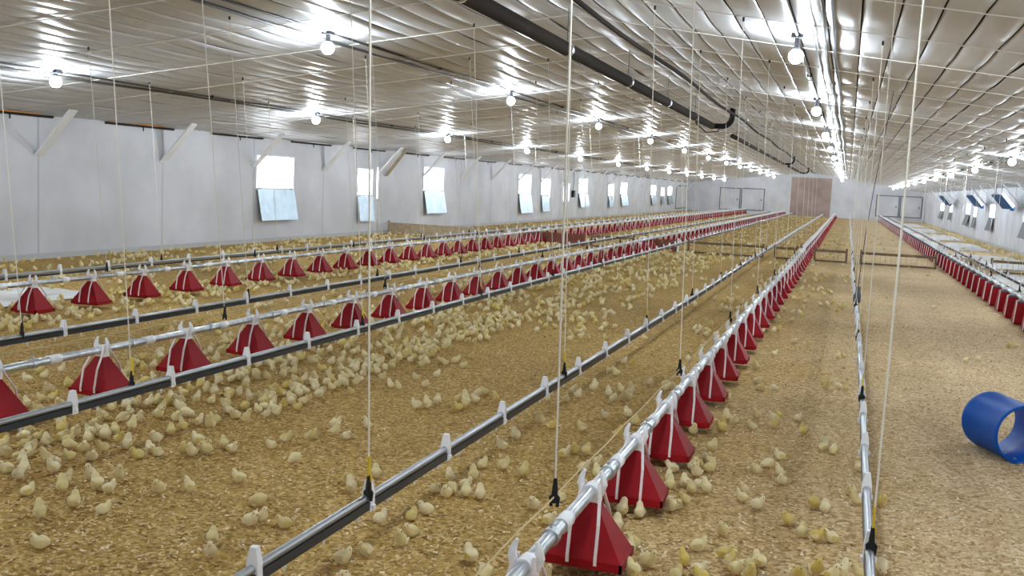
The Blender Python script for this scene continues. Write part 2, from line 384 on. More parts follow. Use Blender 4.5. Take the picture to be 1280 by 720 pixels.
# ------------------------------------------------------------------ ceiling lamps
LAMP_Y = [10.1+6.4*k for k in range(-2, 12)]
ROWS = [('leftmost row', -9.4, 2.575), ('second row from the left', -5.63, 2.995), ('third row from the left', -.585, 2.93), ('rightmost row', 3.12, 2.50)]
bulb_me = MB().lathe([(.001, -.072), (.03, -.066), (.055, -.046), (.07, -.012), (.068, .018), (.05, .045), (.028, .062)], 12).mesh('bulb', 'bulb', True)
sock_me = MB().lathe([(.03, .055), (.032, .062), (.026, .09), (.018, .12)], 10).mesh('socket', 'black', True)
box_me = {}
for rn, X, Z in ROWS:
    zc = zceil(X)
    box_me[rn] = MB().box(-.055, .055, -.06, .06, zc-Z-.05, zc-Z-.005).box(-.02, .02, -.02, .02, .1, zc-Z-.03 if zc-Z-.03 > .1 else .101).mesh('junction_box', 'black')
    dz = zc-.03
    pts = [(X, y, dz-.006*math.sin(y*1.1)) for y in np.arange(-4.5, 83.6, .8)]
    c = empty('ceiling_conduit', (X, -4.5, dz)); c.location = (0, 0, 0)
    tag(c, 'dark conduit feeding the bulbs of the %s' % rn, 'conduit', None)
    MB().tube(pts, .014, 6).obj('conduit_pipe', 'conduit', c)
    off = .16 if X > XRIDGE else -.2
    z2 = zceil(X+off)-.03
    MB().tube([(X+off, y, z2-.012*math.sin(y*.7+1)) for y in np.arange(-4.5, 83.6, .8)], .018 if X < XRIDGE else .009, 6).obj('conduit_shadow_line', 'conduit', c)  # dark tube modelled for the shadow line beside the conduit
    clipm = MB().box(X-.03, X+.03, -.012, .012, dz-.022, zc-.002).mesh('conduit_clip', 'black')
    for y in [l+3.2 for l in LAMP_Y if l < 60]: link('conduit_clip', clipm, c, (0, y, 0))
    k = kb = 0
    for y in LAMP_Y:
        e = empty('hanging_bulb', (X, y, Z))
        if y > 8 and (X < 2 or y > 20):
            k += 1; lab = 'glowing white bulb on the ceiling, %s from camera in the %s' % (nth(k), rn)
        else: kb = kb+1; lab = 'glowing bulb above camera outside the picture, %s in the %s' % (nth(kb), rn)
        tag(e, lab, 'light bulb', 'bulbs of the %s' % rn)
        link('bulb', bulb_me, e); link('socket', sock_me, e); link('junction_box', box_me[rn], e)

# twin galvanised pipes beside the third bulb row
for j, (xo, rr) in enumerate(((-.33, .013), (-.24, .016))):
    z = zceil(xo)-.025
    tag(MB().tube([(xo+.01*math.sin(y*.9+j), y, z-.008*math.sin(y*2.03)) for y in np.arange(-4.5, 70, .5)], rr, 6).obj('ceiling_pipe', 'grey' if j else 'conduit'), 'thin %s pipe along the ceiling just right of the third bulb row' % ('grey' if j else 'dark'), 'pipe')

# ------------------------------------------------------------------ radiant heater tubes under the ridge
def heater(y0, y1, x, z, r, lab, first):
    e = empty('heater_tube', (x, y1, z)); e.location = (0, 0, 0)
    tag(e, lab, 'heater', 'heater tubes under the ridge')
    ys = list(np.arange(y0, y1, 1.2))+[y1]
    MB().tube([(x, y, z) for y in ys], r, 12).obj('tube', 'darkpipe', e, True)
    pts = [(x, y1-.02, z)]
    for k in range(0, 7): 
        a = math.pi/2*k/6; pts.append((x+.22+.20*math.sin(a), y1+.02, z+.03+.2*(1-math.cos(a))-.03))
    pts.append((x+.42, y1+.02, z+.40)); MB().tube(pts, r*.85, 10).obj('elbow', 'black', e, True)
    hm = MB().tube([(x, 0, z+r), (x, 0, zceil(x)-.01)], .006, 5).mesh('hanger', 'grey')
    bm = MB().tube([(x, -.03, z), (x, .03, z)], r*1.12, 12).mesh('band', 'steel', True)
    for y in np.arange(y0+1.0, y1-.2, 3.1): link('hanger', hm, e, (0, y, 0)); link('band', bm, e, (0, y, 0))
    MB().box(x-.35, x+.35, y0, y0+.02, z+r+.02, z+r+.03).obj('burner_plate', 'grey', e)
heater(-3.0, 22.3, -2.95, 3.03, .072, 'long dark brown heater tube under the ridge, nearest to camera', True)
heater(26.3, 48.3, -2.95, 3.05, .055, 'dark heater tube under the ridge starting past the first elbow', False)
heater(51.5, 66.0, -2.95, 3.05, .055, 'short dark heater tube under the ridge near the far wall', False)
tag(MB().tube([(-2.25, y, 3.12-.02*math.sin(y*.8)) for y in np.arange(-4.5, 70, .8)], .024, 8).obj('gas_pipe', 'darkpipe', None, True), 'thin dark gas pipe along the ceiling right of the heater tubes', 'pipe')
tag(MB().tube([(-3.3, 21.2, 3.34), (-3.15, 21.4, 3.0), (-3.0, 21.8, 2.86), (-2.8, 22.1, 2.9), (-2.75, 22.2, 3.02)], .012, 6).obj('heater_cable', 'black'), 'black cable looping below the elbow of the nearest heater tube', 'cable')

# ------------------------------------------------------------------ drinker lines
DR = {'NA': (-8.95, 'far left drinker line'), 'NB': (-5.75, 'drinker line behind the second feed line'),
      'NC': (-3.93, 'drinker line before the second feed line'), 'ND': (-1.76, 'foreground drinker line'),
      'NE': (.18, 'right aisle drinker line'), 'NF': (2.95, 'drinker line behind the right feed line')}
CLIP_Y0 = {'NA': 8.0, 'NB': 4.6, 'NC': 4.33, 'ND': 2.78, 'NE': 3.9, 'NF': 4.0}
clip_me = MB()
clip_me.hexa([(-.022, -.019, .235), (.022, -.019, .235), (.022, .019, .235), (-.022, .019, .235), (-.021, -.018, .31), (.021, -.018, .31), (.021, .018, .31), (-.021, .018, .31)])
clip_me.hexa([(-.021, -.018, .31), (.021, -.018, .31), (.021, .018, .31), (-.021, .018, .31), (-.012, -.013, .365), (.012, -.013, .365), (.012, .013, .365), (-.012, .013, .365)])
clip_me.box(-.03, .03, -.012, .012, .245, .262)
clip_me = clip_me.mesh('clip', 'white')
nip_me = MB().lathe([(.009, .245), (.009, .228), (.005, .226), (.005, .212), (.001, .211)], 6).mesh('nipple', 'white')
sad_me = MB().box(-.024, .024, -.02, .02, .228, .242).mesh('nipple_saddle', 'nipple_pipe')
for key, (X, desc) in DR.items():
    e = empty('drinker_line', (0, 0, 0)); tag(e, 'dark water pipe with white clips, the '+desc, 'drinker line', 'drinker lines')
    rr = random.Random(key); ph = rr.random()*6
    wob = lambda y: X+.012*math.sin(y*.35+ph)
    ys = np.arange(-1.5, 81.6, 1.0)
    MB().tube([(wob(y), y, .292) for y in ys], .0165, 10).obj('support_tube', 'alu', e, True)
    mb = MB(); v = []; fs = []
    for y in ys: c = wob(y); v += [(c-.017, y, .243), (c+.017, y, .243), (c+.017, y, .277), (c-.017, y, .277)]
    for i in range(len(ys)-1):
        for k in range(4): fs.append((i*4+k, i*4+(k+1) % 4, i*4+4+(k+1) % 4, i*4+4+k))
    mb.add(v, fs).obj('water_pipe', 'nipple_pipe', e)
    y = CLIP_Y0[key]
    while y < 78:
        link('clip', clip_me, e, (wob(y), y, 0), rr.uniform(-.1, .1)); y += .835
    for y in np.arange(CLIP_Y0[key]-1.2, 13 if key not in ('NA', 'NB') else 11, .278): link('nipple', nip_me, e, (wob(y), y, 0))
# pressure regulator and its cable on the right drinker line
e = empty('pressure_regulator', (.2, 13.3, .30)); tag(e, 'dark regulator standing on the drinker line right of the third feed line', 'regulator')
MB().lathe([(.001, 0), (.05, 0), (.05, .09), (.03, .12), (.03, .2), (.001, .2)], 10).obj('body', 'greycap', e, True)
MB().tube([(0, 0, .2), (.01, .02, .45), (.04, .1, .9), (.10, .3, 1.5), (.16, .5, 2.0), (.24, .6, 2.70)], .0045, 6).obj('cable', 'black', e, True)

# ------------------------------------------------------------------ feed lines and feeders
FD = {'L1': (-7.85, 8.12-.845*3, .845, 'left feed line'), 'L2': (-4.72, 4.57-.91, .91, 'second feed line'),
      'M': (-.925, 3.06, .90, 'third feed line'), 'R': (2.38, 12.45, .83, 'right feed line')}
ZP = .345
for key, (X, y0, sp, desc) in FD.items():
    e = empty('feed_line', (0, 0, 0)); tag(e, 'galvanised auger pipe with white couplings, the '+desc, 'feed line', 'feed lines')
    ys = np.arange(-1.5 if key != 'R' else 2, 83.1, 1.0)
    MB().tube([(X+.008*math.sin(y*.4), y, ZP) for y in ys], .026, 12).obj('auger_pipe', 'steel', e, True)
    ears = [y0+k*sp for k in range(-3, 30)]
    pts = []
    for y in ears: pts += [(X-.045, y, ZP+.085), (X-.045, y+sp*.5, ZP+.078)]
    MB().tube(pts, .0035, 5).obj('anti_roost_wire', 'twine', e)
    cm = MB().lathe([(.0275, -.05), (.031, -.05), (.031, .05), (.0275, .05)], 12); cm.v = [(a, c, b+ZP) for a, b, c in cm.v]
    cm = cm.mesh('coupling', 'white', True)
    km = MB().lathe([(.027, -.02), (.034, -.02), (.034, .02), (.027, .02)], 12); km.v = [(a, c, b+ZP) for a, b, c in km.v]; km.box(-.006, .006, -.008, .008, ZP+.03, ZP+.048); km = km.mesh('clamp', 'steel')
    y = y0+sp*.52; k = 0
    while y < 45:
        link('coupling', cm, e, (X+.008*math.sin(y*.4), y, 0)); link('clamp', km, e, (X+.008*math.sin(y*.4), y-.17, 0)); y += sp; k += 1
# feeder meshes (origin on the floor under the pipe)
BW, BL = .335, .25
hop = MB().frustum(BW-.01, BL-.01, .085, .05, .05, .31)
hop = hop.mesh('hopper', 'red')
tray = MB(); TZ = .045
tray.frustum(BW-.05, BL-.05, .045, BW-.01, BL-.01, .065)
tray.box(-BW/2, -BW/2+.012, -BL/2, BL/2, .055, .09).box(BW/2-.012, BW/2, -BL/2, BL/2, .055, .09)
tray.box(-BW/2, BW/2, -BL/2, -BL/2+.012, .055, .09).box(-BW/2, BW/2, BL/2-.012, BL/2, .055, .09)
tray = tray.mesh('tray', 'red')
clip = MB()
clip.tube([(0, -.035, ZP), (0, .035, ZP)], .034, 10)
for s in (-1, 1): clip.tube([(s*.036, 0, ZP-.01), (s*.05, 0, ZP+.03), (s*.046, 0, ZP+.055), (s*.034, 0, ZP+.085)], [.016, .016, .013, .007], 6)
clip.box(-.04, .04, -.028, .028, ZP-.045, ZP-.015)
clip = clip.mesh('pipe_clip', 'white')
def strap_mesh(sx, sy):
    mb = MB(); x1, x2 = sx*.034, sx*.058
    p = [(x1, sy*.015, ZP+.035), (sx*.046, sy*.05, ZP-.03), (x2, sy*.105, ZP-.115), (x2, sy*(BL/2+.006), .105), (x2, sy*(BL/2+.006), .075)]
    for a, b in zip(p[:-1], p[1:]): mb.bar(a, b, .013, .006, (0, sy, .3))
    return mb.mesh('strap', 'strap')
straps = [strap_mesh(sx, sy) for sx in (-1, 1) for sy in (-1, 1)]
lod = MB(); lod.frustum(BW, BL, .052, BW, BL, .088).frustum(BW-.01, BL-.01, .088, .05, .05, .31); lod.cur = 1
lod.hexa([(-.035, -.03, .32), (.035, -.03, .32), (.035, .03, .32), (-.035, .03, .32), (-.045, -.012, .43), (.045, -.012, .43), (.045, .012, .43), (-.045, .012, .43)])
for sx in (-1, 1): lod.bar((sx*.05, -.05, .3), (sx*.058, -BL/2-.004, .06), .014, .006, (0, -1, .3))
lod = lod.mesh('feeder', ['red', 'white'])
# right line: tall tub feeders with a dark cap
hopR = MB().frustum(.30, .21, .055, .24, .15, .315).mesh('hopper', 'red')
capR = MB().frustum(.245, .155, .315, .225, .14, .335).frustum(.225, .14, .335, .13, .08, .352).mesh('cap', 'greycap')
trayR = MB().frustum(.27, .18, .015, .31, .22, .06).mesh('tray', 'red')
strR = MB().bar((-.124, -.082, .33), (-.153, -.112, .04), .012, .008, (0, -1, .2)).bar((.124, -.082, .33), (.153, -.112, .04), .012, .008, (0, -1, .2)).mesh('strap_pair', 'strap')
strR1 = MB().bar((-.124, -.082, .33), (-.153, -.112, .04), .012, .008, (0, -1, .2)).mesh('strap', 'strap')
strR2 = MB().bar((.124, -.082, .33), (.153, -.112, .04), .012, .008, (0, -1, .2)).mesh('strap', 'strap')
lodR = MB().frustum(.30, .22, .02, .24, .15, .315); lodR.cur = 1; lodR.frustum(.245, .155, .315, .13, .08, .352); lodR.cur = 2
lodR.hexa([(-.035, -.03, .34), (.035, -.03, .34), (.035, .03, .34), (-.035, .03, .34), (-.055, -.012, .44), (.055, -.012, .44), (.055, .012, .44), (-.055, .012, .44)])
lodR.bar((-.124, -.082, .33), (-.153, -.112, .04), .012, .008, (0, -1, .2))
lodR = lodR.mesh('feeder', ['red', 'greycap', 'white'])
spots = []; PANS = []
for key, (X, y0, sp, desc) in FD.items():
    y = y0
    while y < 82.5:
        px, py, dep = project((X, y, .2)); inview = -40 < px < 1320 and py < 770 and dep > 1
        spots.append((dep, key, X+.008*math.sin(y*.4), y, inview)); PANS.append((X, y)); y += sp
spots = sorted(s for s in spots if s[4])
cnt = {}; rest = []
GR = {'L1': 'red feeders on the left feed line', 'L2': 'red feeders on the second feed line', 'M': 'red feeders on the third feed line', 'R': 'red feeders on the right feed line'}
for i, (dep, key, X, y, _) in enumerate(spots):
    cnt[key] = cnt.get(key, 0)+1
    if i >= 300: rest.append((key, X, y)); continue
    lab = ('red pyramid feeder with white straps, %s from camera on the %s' if key != 'R' else 'red dark-capped tub feeder, %s from camera on the %s') % (nth(cnt[key]), FD[key][3])
    if dep < 24:
        e = empty('chick_feeder', (X, y, 0), random.uniform(-.06, .06)); tag(e, lab, 'feeder', GR[key])
        pc = link('pipe_clip', clip, e)
        if key == 'R':
            link('hopper', hopR, e); link('cap', capR, e); link('tray', trayR, e); link('strap', strR1, pc); link('strap', strR2, pc)
        else:
            link('hopper', hop, e); link('tray', tray, e)
            for s in straps: link('strap', s, pc)
    else:
        tag(link('chick_feeder', lodR if key == 'R' else lod, None, (X, y, 0), random.uniform(-.05, .05)), lab, 'feeder', GR[key])
if rest:
    mb = MB()
    for key, X, y in rest:
        src = lodR if key == 'R' else lod
        vs = [(v.co.x+X, v.co.y+y, v.co.z) for v in src.vertices]; o = len(mb.v); mb.v += vs
        for p in src.polygons:
            mb.f.append(tuple(i+o for i in p.vertices)); mi = p.material_index
            mb.mi.append({0: 0, 1: 2 if key == 'R' else 1, 2: 1}[mi])
    tag(mb.obj('far_feeders', ['red', 'white', 'greycap']), 'row ends of red feeders too far to tell apart by far wall', 'feeder', kind='stuff')

# ------------------------------------------------------------------ suspension cords
hook_me = MB().tube([(0, 0, -.005), (0, 0, .04), (0, 0, .09)], [.015, .012, .007], 6).tube([(.012, 0, -.02), (.016, 0, .015), (0, 0, .035), (-.016, 0, .015), (-.012, 0, -.02)], .0065, 6).mesh('hook', 'black')
adj_me = MB().bar((0, 0, .085), (0, 0, .165), .016, .008, (1, 0, 0)).bar((.007, 0, .09), (.012, 0, .06), .008, .006, (1, 0, 0)).mesh('adjuster', 'yellow')
eye_me = MB().lathe([(.001, -.04), (.010, -.036), (.011, 0), (.001, .002)], 8).mesh('ceiling_eye', 'black')
def cords(key, X, y0, step, zb, desc, ymax, adj):
    y = y0; k = 0
    while y < ymax:
        px, py, dep = project((X, y, zb))
        if dep > 1 and -60 < px < 1360:
            k += 1
            tilt = max(-.1, min(0.0, .02*X)) if X < .5 else .015
            tilt += random.uniform(-.008, .008); L = zceil(X)-.012-zb; L = (zceil(X+tilt*L)-.012-zb)
            e = empty('suspension_cord', (X, y, zb)); tag(e, 'thin cream cord holding the %s, %s from camera' % (desc, nth(k)), 'cord', 'cords holding the '+desc)
            r = .0042 if dep < 5.5 else .0034
            top = Vector((tilt*L, 0, L)); MB().tube([(0, 0, .03), top*.5+Vector((0, 0, .02)), top], r, 5).obj('cord', 'cord', e)
            if dep < 26: link('hook', hook_me, e)
            if adj and dep < 12: link('adjuster', adj_me, e)
            if dep < 26: link('ceiling_eye', eye_me, e, top)
        y += step
for key, y0, ym in (('NA', 8.6, 40), ('NB', 5.84, 42), ('NC', 4.82, 36), ('ND', 3.59, 36), ('NE', 3.86, 36), ('NF', 15.0, 46)):
    cords(key, DR[key][0], y0, 2.97, .305, DR[key][1], ym, key != 'NB')
for key, y0, ym in (('L1', 9.2, 40), ('L2', 6.9, 36), ('M', 3.57, 36), ('R', 15.6, 40)):
    cords(key, FD[key][0]-.045*(key == 'M'), y0, 2.97, ZP+.06, FD[key][3], ym, False)

# ------------------------------------------------------------------ partition fence across the house
SEG = [(-12.4, -9.75, 'palewood', 'at the left wall'), (-9.45, -8.45, 'palewood', 'just left of the first feed line'), (-8.35, -6.6, 'redwood', 'behind the first feed line'), (-6.45, -5.25, 'wood', 'between the first two feed lines'), (-5.12, -4.08, 'redwood', 'crossing the second feed line'),
       (-3.86, -1.93, 'wood', 'between the second and foreground drinker lines'), (-1.68, -1.1, 'wood', 'just left of the third feed line'), (-.72, .08, 'wood', 'just right of the third feed line'),
       (.36, 2.12, 'wood', 'left of the right feed line'), (2.62, 3.1, 'palewood', 'just right of the right feed line'), (3.3, 5.5, 'wood', 'at the right wall')]
YFN = 26.0
for x0, x1, mt, where in SEG:
    e = empty('partition_fence', (0, YFN, 0)); tag(e, 'low wooden partition panel on the litter, %s' % where, 'fence', 'partition panels across the house')
    zt = .31
    MB().box(x0, x1, -.02, .02, zt-.06, zt).obj('top_rail', mt, e); MB().box(x0, x1, -.02, .02, .01, .05).obj('bottom_rail', mt, e)
    for xx in (x0, x1-.05): MB().box(xx, xx+.05, -.03, .03, 0, zt+.05).obj('post', 'white' if (mt == 'redwood' and x0 > -6) else mt, e)
    wm = MB().box(-.004, .004, -.005, .005, .05, zt-.06).mesh('wire', 'twine')
    for xx in np.arange(x0+.12, x1-.08, .12): link('wire', wm, e, (xx, 0, 0))
    if mt in ('redwood', 'palewood'): MB().box(x0+.05, x1-.05, -.008, .008, .05, zt-.06).obj('board', mt, e)

# chick paper
def sheet(x0, x1, y0, y1, lab):
    nx, ny = 10, max(6, int((y1-y0)/.4)); vs = []; r = random.Random(x0*7+y0)
    for j in range(ny+1):
        for i in range(nx+1):
            ed = i in (0, nx) or j in (0, ny)
            vs.append((x0+(x1-x0)*i/nx+(r.uniform(-.06, .06) if ed else 0), y0+(y1-y0)*j/ny, .006+r.uniform(0, .02)))
    fs = [(j*(nx+1)+i, j*(nx+1)+i+1, (j+1)*(nx+1)+i+1, (j+1)*(nx+1)+i) for j in range(ny) for i in range(nx)]
    tag(MB().add(vs, fs).obj('paper_sheet', 'paper', None, True), lab, 'paper', 'paper sheets on the litter')
sheet(-9.75, -8.5, 5.0, 10.0, 'white paper sheet on the floor under the drinker line nearest the left wall')
for k, (a, b, c, d) in enumerate(((3.1, 4.7, 19.0, 25.4), (3.2, 4.9, 27.5, 34.5), (3.2, 4.8, 37.5, 44), (3.1, 4.9, 46.5, 53.5), (3.2, 4.8, 56.0, 64.0), (3.1, 4.7, 67, 76))):
    sheet(a, b, c, d, 'white paper strip on the floor right of the right feed line, %s from camera' % nth(k+1))

# blue air baffles on the right wall
for k, y in enumerate((38.3, 46.5, 60.3)):
    e = empty('air_baffle', (5.0, y, 1.72)); tag(e, 'tilted blue baffle panel under the right eave, %s from camera' % nth(k+1), 'air baffle', 'blue air baffles')
    hexa = lambda x0, z0, x1, z1, t, a, b: MB().hexa([(x0, a, z0), (x1, a, z1), (x1, b, z1), (x0, b, z0), (x0+t*.7, a, z0+t), (x1+t*.7, a, z1+t), (x1+t*.7, b, z1+t), (x0+t*.7, b, z0+t)])
    hexa(-.2, .23, .2, -.23, .03, -1.1, 1.1).obj('blue_panel', 'bluepanel', e)
    hexa(-.17, .26, .23, -.2, .09, -1.1, -1.06).obj('side_plate', 'white', e); hexa(-.17, .26, .23, -.2, .09, 1.06, 1.1).obj('side_plate', 'white', e)
    for yy in (-.7, .7): MB().tube([(-.1, yy, .2), (-.1, yy, zceil(4.9)-1.74)], .008, 5).obj('hanger', 'grey', e)
    MB().box(.2, .32, -.9, -.7, -.28, -.14).obj('bracket', 'bluepanel', e)

# blue open drum lying on the litter
e = empty('blue_drum', (1.08, 7.04, 0), math.radians(21)); tag(e, 'open-ended blue plastic drum lying on its side on the litter', 'drum')
R0, TH, LN, NS = .185, .008, .44, 40
def ring(z, r): return [(r*math.cos(2*math.pi*k/NS), z, .18+r*math.sin(2*math.pi*k/NS)) for k in range(NS)]
mb = MB(); rows = [(-LN/2, R0-TH), (-LN/2, R0+.004), (-LN/2+.02, R0+.004), (-LN/2+.03, R0), (0, R0+.002), (LN/2-.03, R0), (LN/2-.02, R0+.004), (LN/2, R0+.004), (LN/2, R0-TH)]
for z, r in rows: mb.v += ring(z, r)
nr_ = len(rows)
for i in range(nr_):
    j = (i+1) % nr_
    for k in range(NS): mb.f.append((i*NS+k, j*NS+k, j*NS+(k+1) % NS, i*NS+(k+1) % NS)); mb.mi.append(0)
mb.obj('drum_shell', 'blue', e, True)

# ------------------------------------------------------------------ chicks
POSES = {   # spine (y, z, radius) from tail to crown; head centre; legs
    'stand': ([(-.048, .056, .003), (-.042, .053, .014), (-.026, .048, .027), (-.004, .046, .034), (.016, .050, .031), (.028, .063, .0225), (.034, .077, .0195), (.037, .089, .0165), (.038, .097, .009), (.038, .100, .002)], (.036, .083), True),
    'sit': ([(-.05, .036, .003), (-.044, .034, .015), (-.027, .033, .028), (-.004, .033, .0345), (.017, .038, .030), (.030, .050, .0225), (.037, .062, .0195), (.041, .073, .0165), (.042, .081, .009), (.042, .084, .002)], (.039, .068), False),
    'peck': ([(-.05, .066, .003), (-.044, .062, .014), (-.027, .053, .027), (-.004, .048, .034), (.018, .045, .030), (.036, .041, .022), (.049, .036, .0192), (.059, .030, .0165), (.066, .025, .009), (.068, .023, .002)], (.053, .034), True),
    'alert': ([(-.036, .036, .003), (-.033, .036, .014), (-.022, .040, .027), (-.006, .047, .0335), (.006, .058, .029), (.013, .073, .022), (.019, .088, .0195), (.023, .100, .0165), (.025, .108, .009), (.025, .111, .002)], (.021, .094), True)}
def loft(sp, n):
    vs = []; fs = []
    for i, (y, z, r) in enumerate(sp):
        a = sp[max(i-1, 0)]; b = sp[min(i+1, len(sp)-1)]
        ty, tz = b[0]-a[0], b[1]-a[1]; L = math.hypot(ty, tz) or 1; ny, nz = -tz/L, ty/L
        for k in range(n):
            an = 2*math.pi*k/n
            vs.append((r*1.08*math.cos(an), (y+ny*r*math.sin(an))*.84, max(.001, z+nz*r*math.sin(an))))
    for i in range(len(sp)-1):
        for k in range(n): fs.append((i*n+k, i*n+(k+1) % n, (i+1)*n+(k+1) % n, (i+1)*n+k))
    fs.append(tuple(reversed(range(n)))); fs.append(tuple((len(sp)-1)*n+k for k in range(n)))
    return vs, fs
CH = {}
for pn, (sp, hc, legs) in POSES.items():
    full = MB().add(*loft(sp, 14)).mesh('chick_body', 'chick', True)
    low = loft([sp[i] for i in (0, 2, 3, 4, 6, 7, 9)], 7)
    dy, dz = (.8, -.6) if pn == 'peck' else (.97, -.2)
    hy, hz = hc
    bk = MB().tube([(0, hy*.84+.014*dy, hz+.015*dz), (0, hy*.84+.022*dy, hz+.023*dz), (0, hy*.84+.029*dy, hz+.031*dz-.001)], [.0065, .0045, .0008], 6).mesh('beak', 'beak')
    ey = [MB().lathe([(.0005, -.003), (.0026, -.0015), (.003, 0), (.0026, .0015), (.0005, .003)], 6, (s*.0172, hy*.84+.008, hz+.006)).mesh('eye', 'eye') for s in (-1, 1)]
    lg = []
    if legs:
        for s in (-1, 1):
            lg.append(MB().tube([(s*.014, 0, .03), (s*.015, -.004, .012), (s*.015, 0, .003)], .0028, 5).tube([(s*.015, -.006, .0025), (s*.018, .018, .002)], .0022, 4).tube([(s*.015, 0, .0025), (s*.008, .015, .002)], .0018, 4).mesh('leg', 'leg'))
    wgs = []
    for s in (-1, 1):
        b = sp[3]; wv = []; wf_ = []
        for i, (yy, zz, hh) in enumerate(((.014, .004, .012), (.0, .002, .016), (-.018, .002, .012), (-.034, .006, .003))):
            for q in (-1, 0, 1):
                rx = b[2]*1.03*math.sqrt(max(.05, 1-(q*hh*.9/b[2])**2))*(1-.25*abs(yy)/.034)+.003
                wv.append((s*rx, b[0]+yy, b[1]+zz+q*hh))
        for i in range(3):
            for q in range(2):
                f4 = (i*3+q, i*3+q+1, (i+1)*3+q+1, (i+1)*3+q); wf_.append(f4 if s > 0 else f4[::-1])
        wgs.append(MB().add(wv, wf_).mesh('wing', 'chick', True))
    CH[pn] = (full, low, bk, ey, lg, wgs)
PX = [  # photo pixels of single chicks, turned into points on the floor
 (14,508),(22,517),(9,527),(75,508),(58,547),(31,551),(34,561),(28,572),(36,574),(6,562),(8,581),(24,591),(30,583),(34,608),(85,548),(94,538),(97,546),(77,531),(86,553),(87,567),(113,537),(120,525),(126,533),(131,541),(144,536),(150,546),(159,553),(129,557),(115,566),(105,557),(154,520),(165,530),(174,520),(163,513),(172,564),(188,558),(195,546),(197,561),(203,508),(214,536),(221,518),(229,530),(233,514),(225,497),(214,495),(186,502),(57,573),(67,582),(47,541),(113,591),(122,602),(148,591),(136,607),(83,595),(78,605),(198,608),(230,560),(237,563),(92,624),(50,638),(129,631),(51,673),(237,607),
 (321,468),(334,469),(341,459),(354,466),(354,457),(368,463),(370,473),(381,472),(394,479),(303,471),(289,471),(307,481),(268,488),(285,487),(299,489),(312,496),(325,496),(262,486),(246,496),(285,509),(294,515),(308,521),(334,515),(364,500),(379,499),(269,523),(249,525),(262,529),(416,473),(415,482),(424,473),(414,451),(403,458),(427,460),(437,463),(390,449),(401,442),(369,451),(426,449),(439,451),(456,442),(461,454),(429,440),(412,436),(463,434),(448,450),
 (248,548),(246,561),(264,557),(290,558),(280,553),(357,546),(339,552),(390,542),(369,570),(299,595),(324,623),(313,648),(328,644),(356,649),(420,537),(433,541),(419,526),(459,529),(435,595),(439,607),(470,589),(263,687),(265,668),
 (457,684),(428,695),(429,716),(501,673),(514,659),(514,639),(533,632),(475,645),(558,613),(565,606),(544,606),(582,603),(583,612),(597,614),(592,592),(580,590),(603,578),(629,580),(628,555),(589,692),(607,712),
 (675,523),(690,528),(645,540),(722,492),(742,483),(757,517),(728,533),(785,515),(795,523),(708,497),(773,540),(705,565),(718,560),(732,562),(655,588),(667,628),(700,617),(747,575),(730,583),(748,587),(687,647),(795,613),(778,635),(763,627),(790,623),(808,623),(800,638),(825,620),(840,627),(855,622),(838,603),(837,595),(855,562),(850,577),(870,570),(868,580),(890,557),(888,572),(887,583),(865,608),(883,608),(857,600),(873,600),(873,525),(885,532),(857,530),(867,537),(772,655),(792,675),(787,682),(733,707),(728,698),(753,710),(792,710),(713,710),(687,698),(757,640),(820,557),(812,560),(873,677),(873,707),(855,697),
 (945,583),(960,577),(974,587),(978,598),(929,609),(928,619),(947,628),(986,648),(1003,662),(1021,667),(1032,670),(1018,627),(1032,632),(1064,610),(1072,623),(1102,624),(903,660),(875,678),(872,708),(913,700),(920,707),(936,703),(938,714),(943,700),(999,712),(1008,712),(1021,709),(1052,714),(1077,714),(1102,705),(907,531),(940,531),(889,571),(886,584),(1075,582),(975,568),
 (485,418),(499,415),(527,412),(537,404),(507,427),(490,432),(513,448),(527,454),(534,451),(540,441),(557,452),(551,449),(570,448),(579,454),(590,443),(556,432),(520,470),(546,465),(498,482),(488,480),(531,479),(459,455),(481,457),(499,446),(549,415),(577,407),(587,407),(568,396),(606,395),(642,399),(652,398),(640,407),(687,398),(521,505),(534,504),(620,496),(771,465),(762,460),(779,449),(791,452),(743,479),(724,491),(710,496)]
grid = {}; chicks = []
pan_x = {}
def free(x, y, d):
    gx, gy = int(math.floor(x/.1)), int(math.floor(y/.1))
    for i in (-1, 0, 1):
        for j in (-1, 0, 1):
            for (a, b) in grid.get((gx+i, gy+j), ()):
                if (a-x)**2+(b-y)**2 < d*d: return False
    return True
def in_pan(x, y):
    for key, (X, y0, sp, _) in FD.items():
        if abs(x-X) < BW/2+.03:
            k = round((y-y0)/sp)
            if k >= 0 and abs(y-(y0+k*sp)) < BL/2+.03: return True
    if abs(y-YFN) < .08: return True
    c = e_drum
    return (x-c[0])**2+(y-c[1])**2 < .38**2
e_drum = (1.08, 7.04)
def put(x, y, d=.075):
    if in_pan(x, y) or not free(x, y, d) or not (XL+.15 < x < XR-.12): return False
    grid.setdefault((int(math.floor(x/.1)), int(math.floor(y/.1))), []).append((x, y)); chicks.append((x, y)); return True
for px, py in PX:
    q = on_z(px, py, .045)
    for t in range(14):
        if put(q[0]+random.gauss(0, .016*t), q[1]+random.gauss(0, .016*t), .066): break
def scatter(n, x0, x1, y0, y1, d=.075, clump=0.0, ex=1.0):
    c = None
    for _ in range(n):
        if clump and c is not None and random.random() < clump: x = c[0]+random.gauss(0, .09); y = c[1]+random.gauss(0, .12)
        else: x = random.uniform(x0, x1); y = y0+(y1-y0)*random.random()**ex; c = (x, y)
        if x0-.2 < x < x1+.2: put(x, y, d)
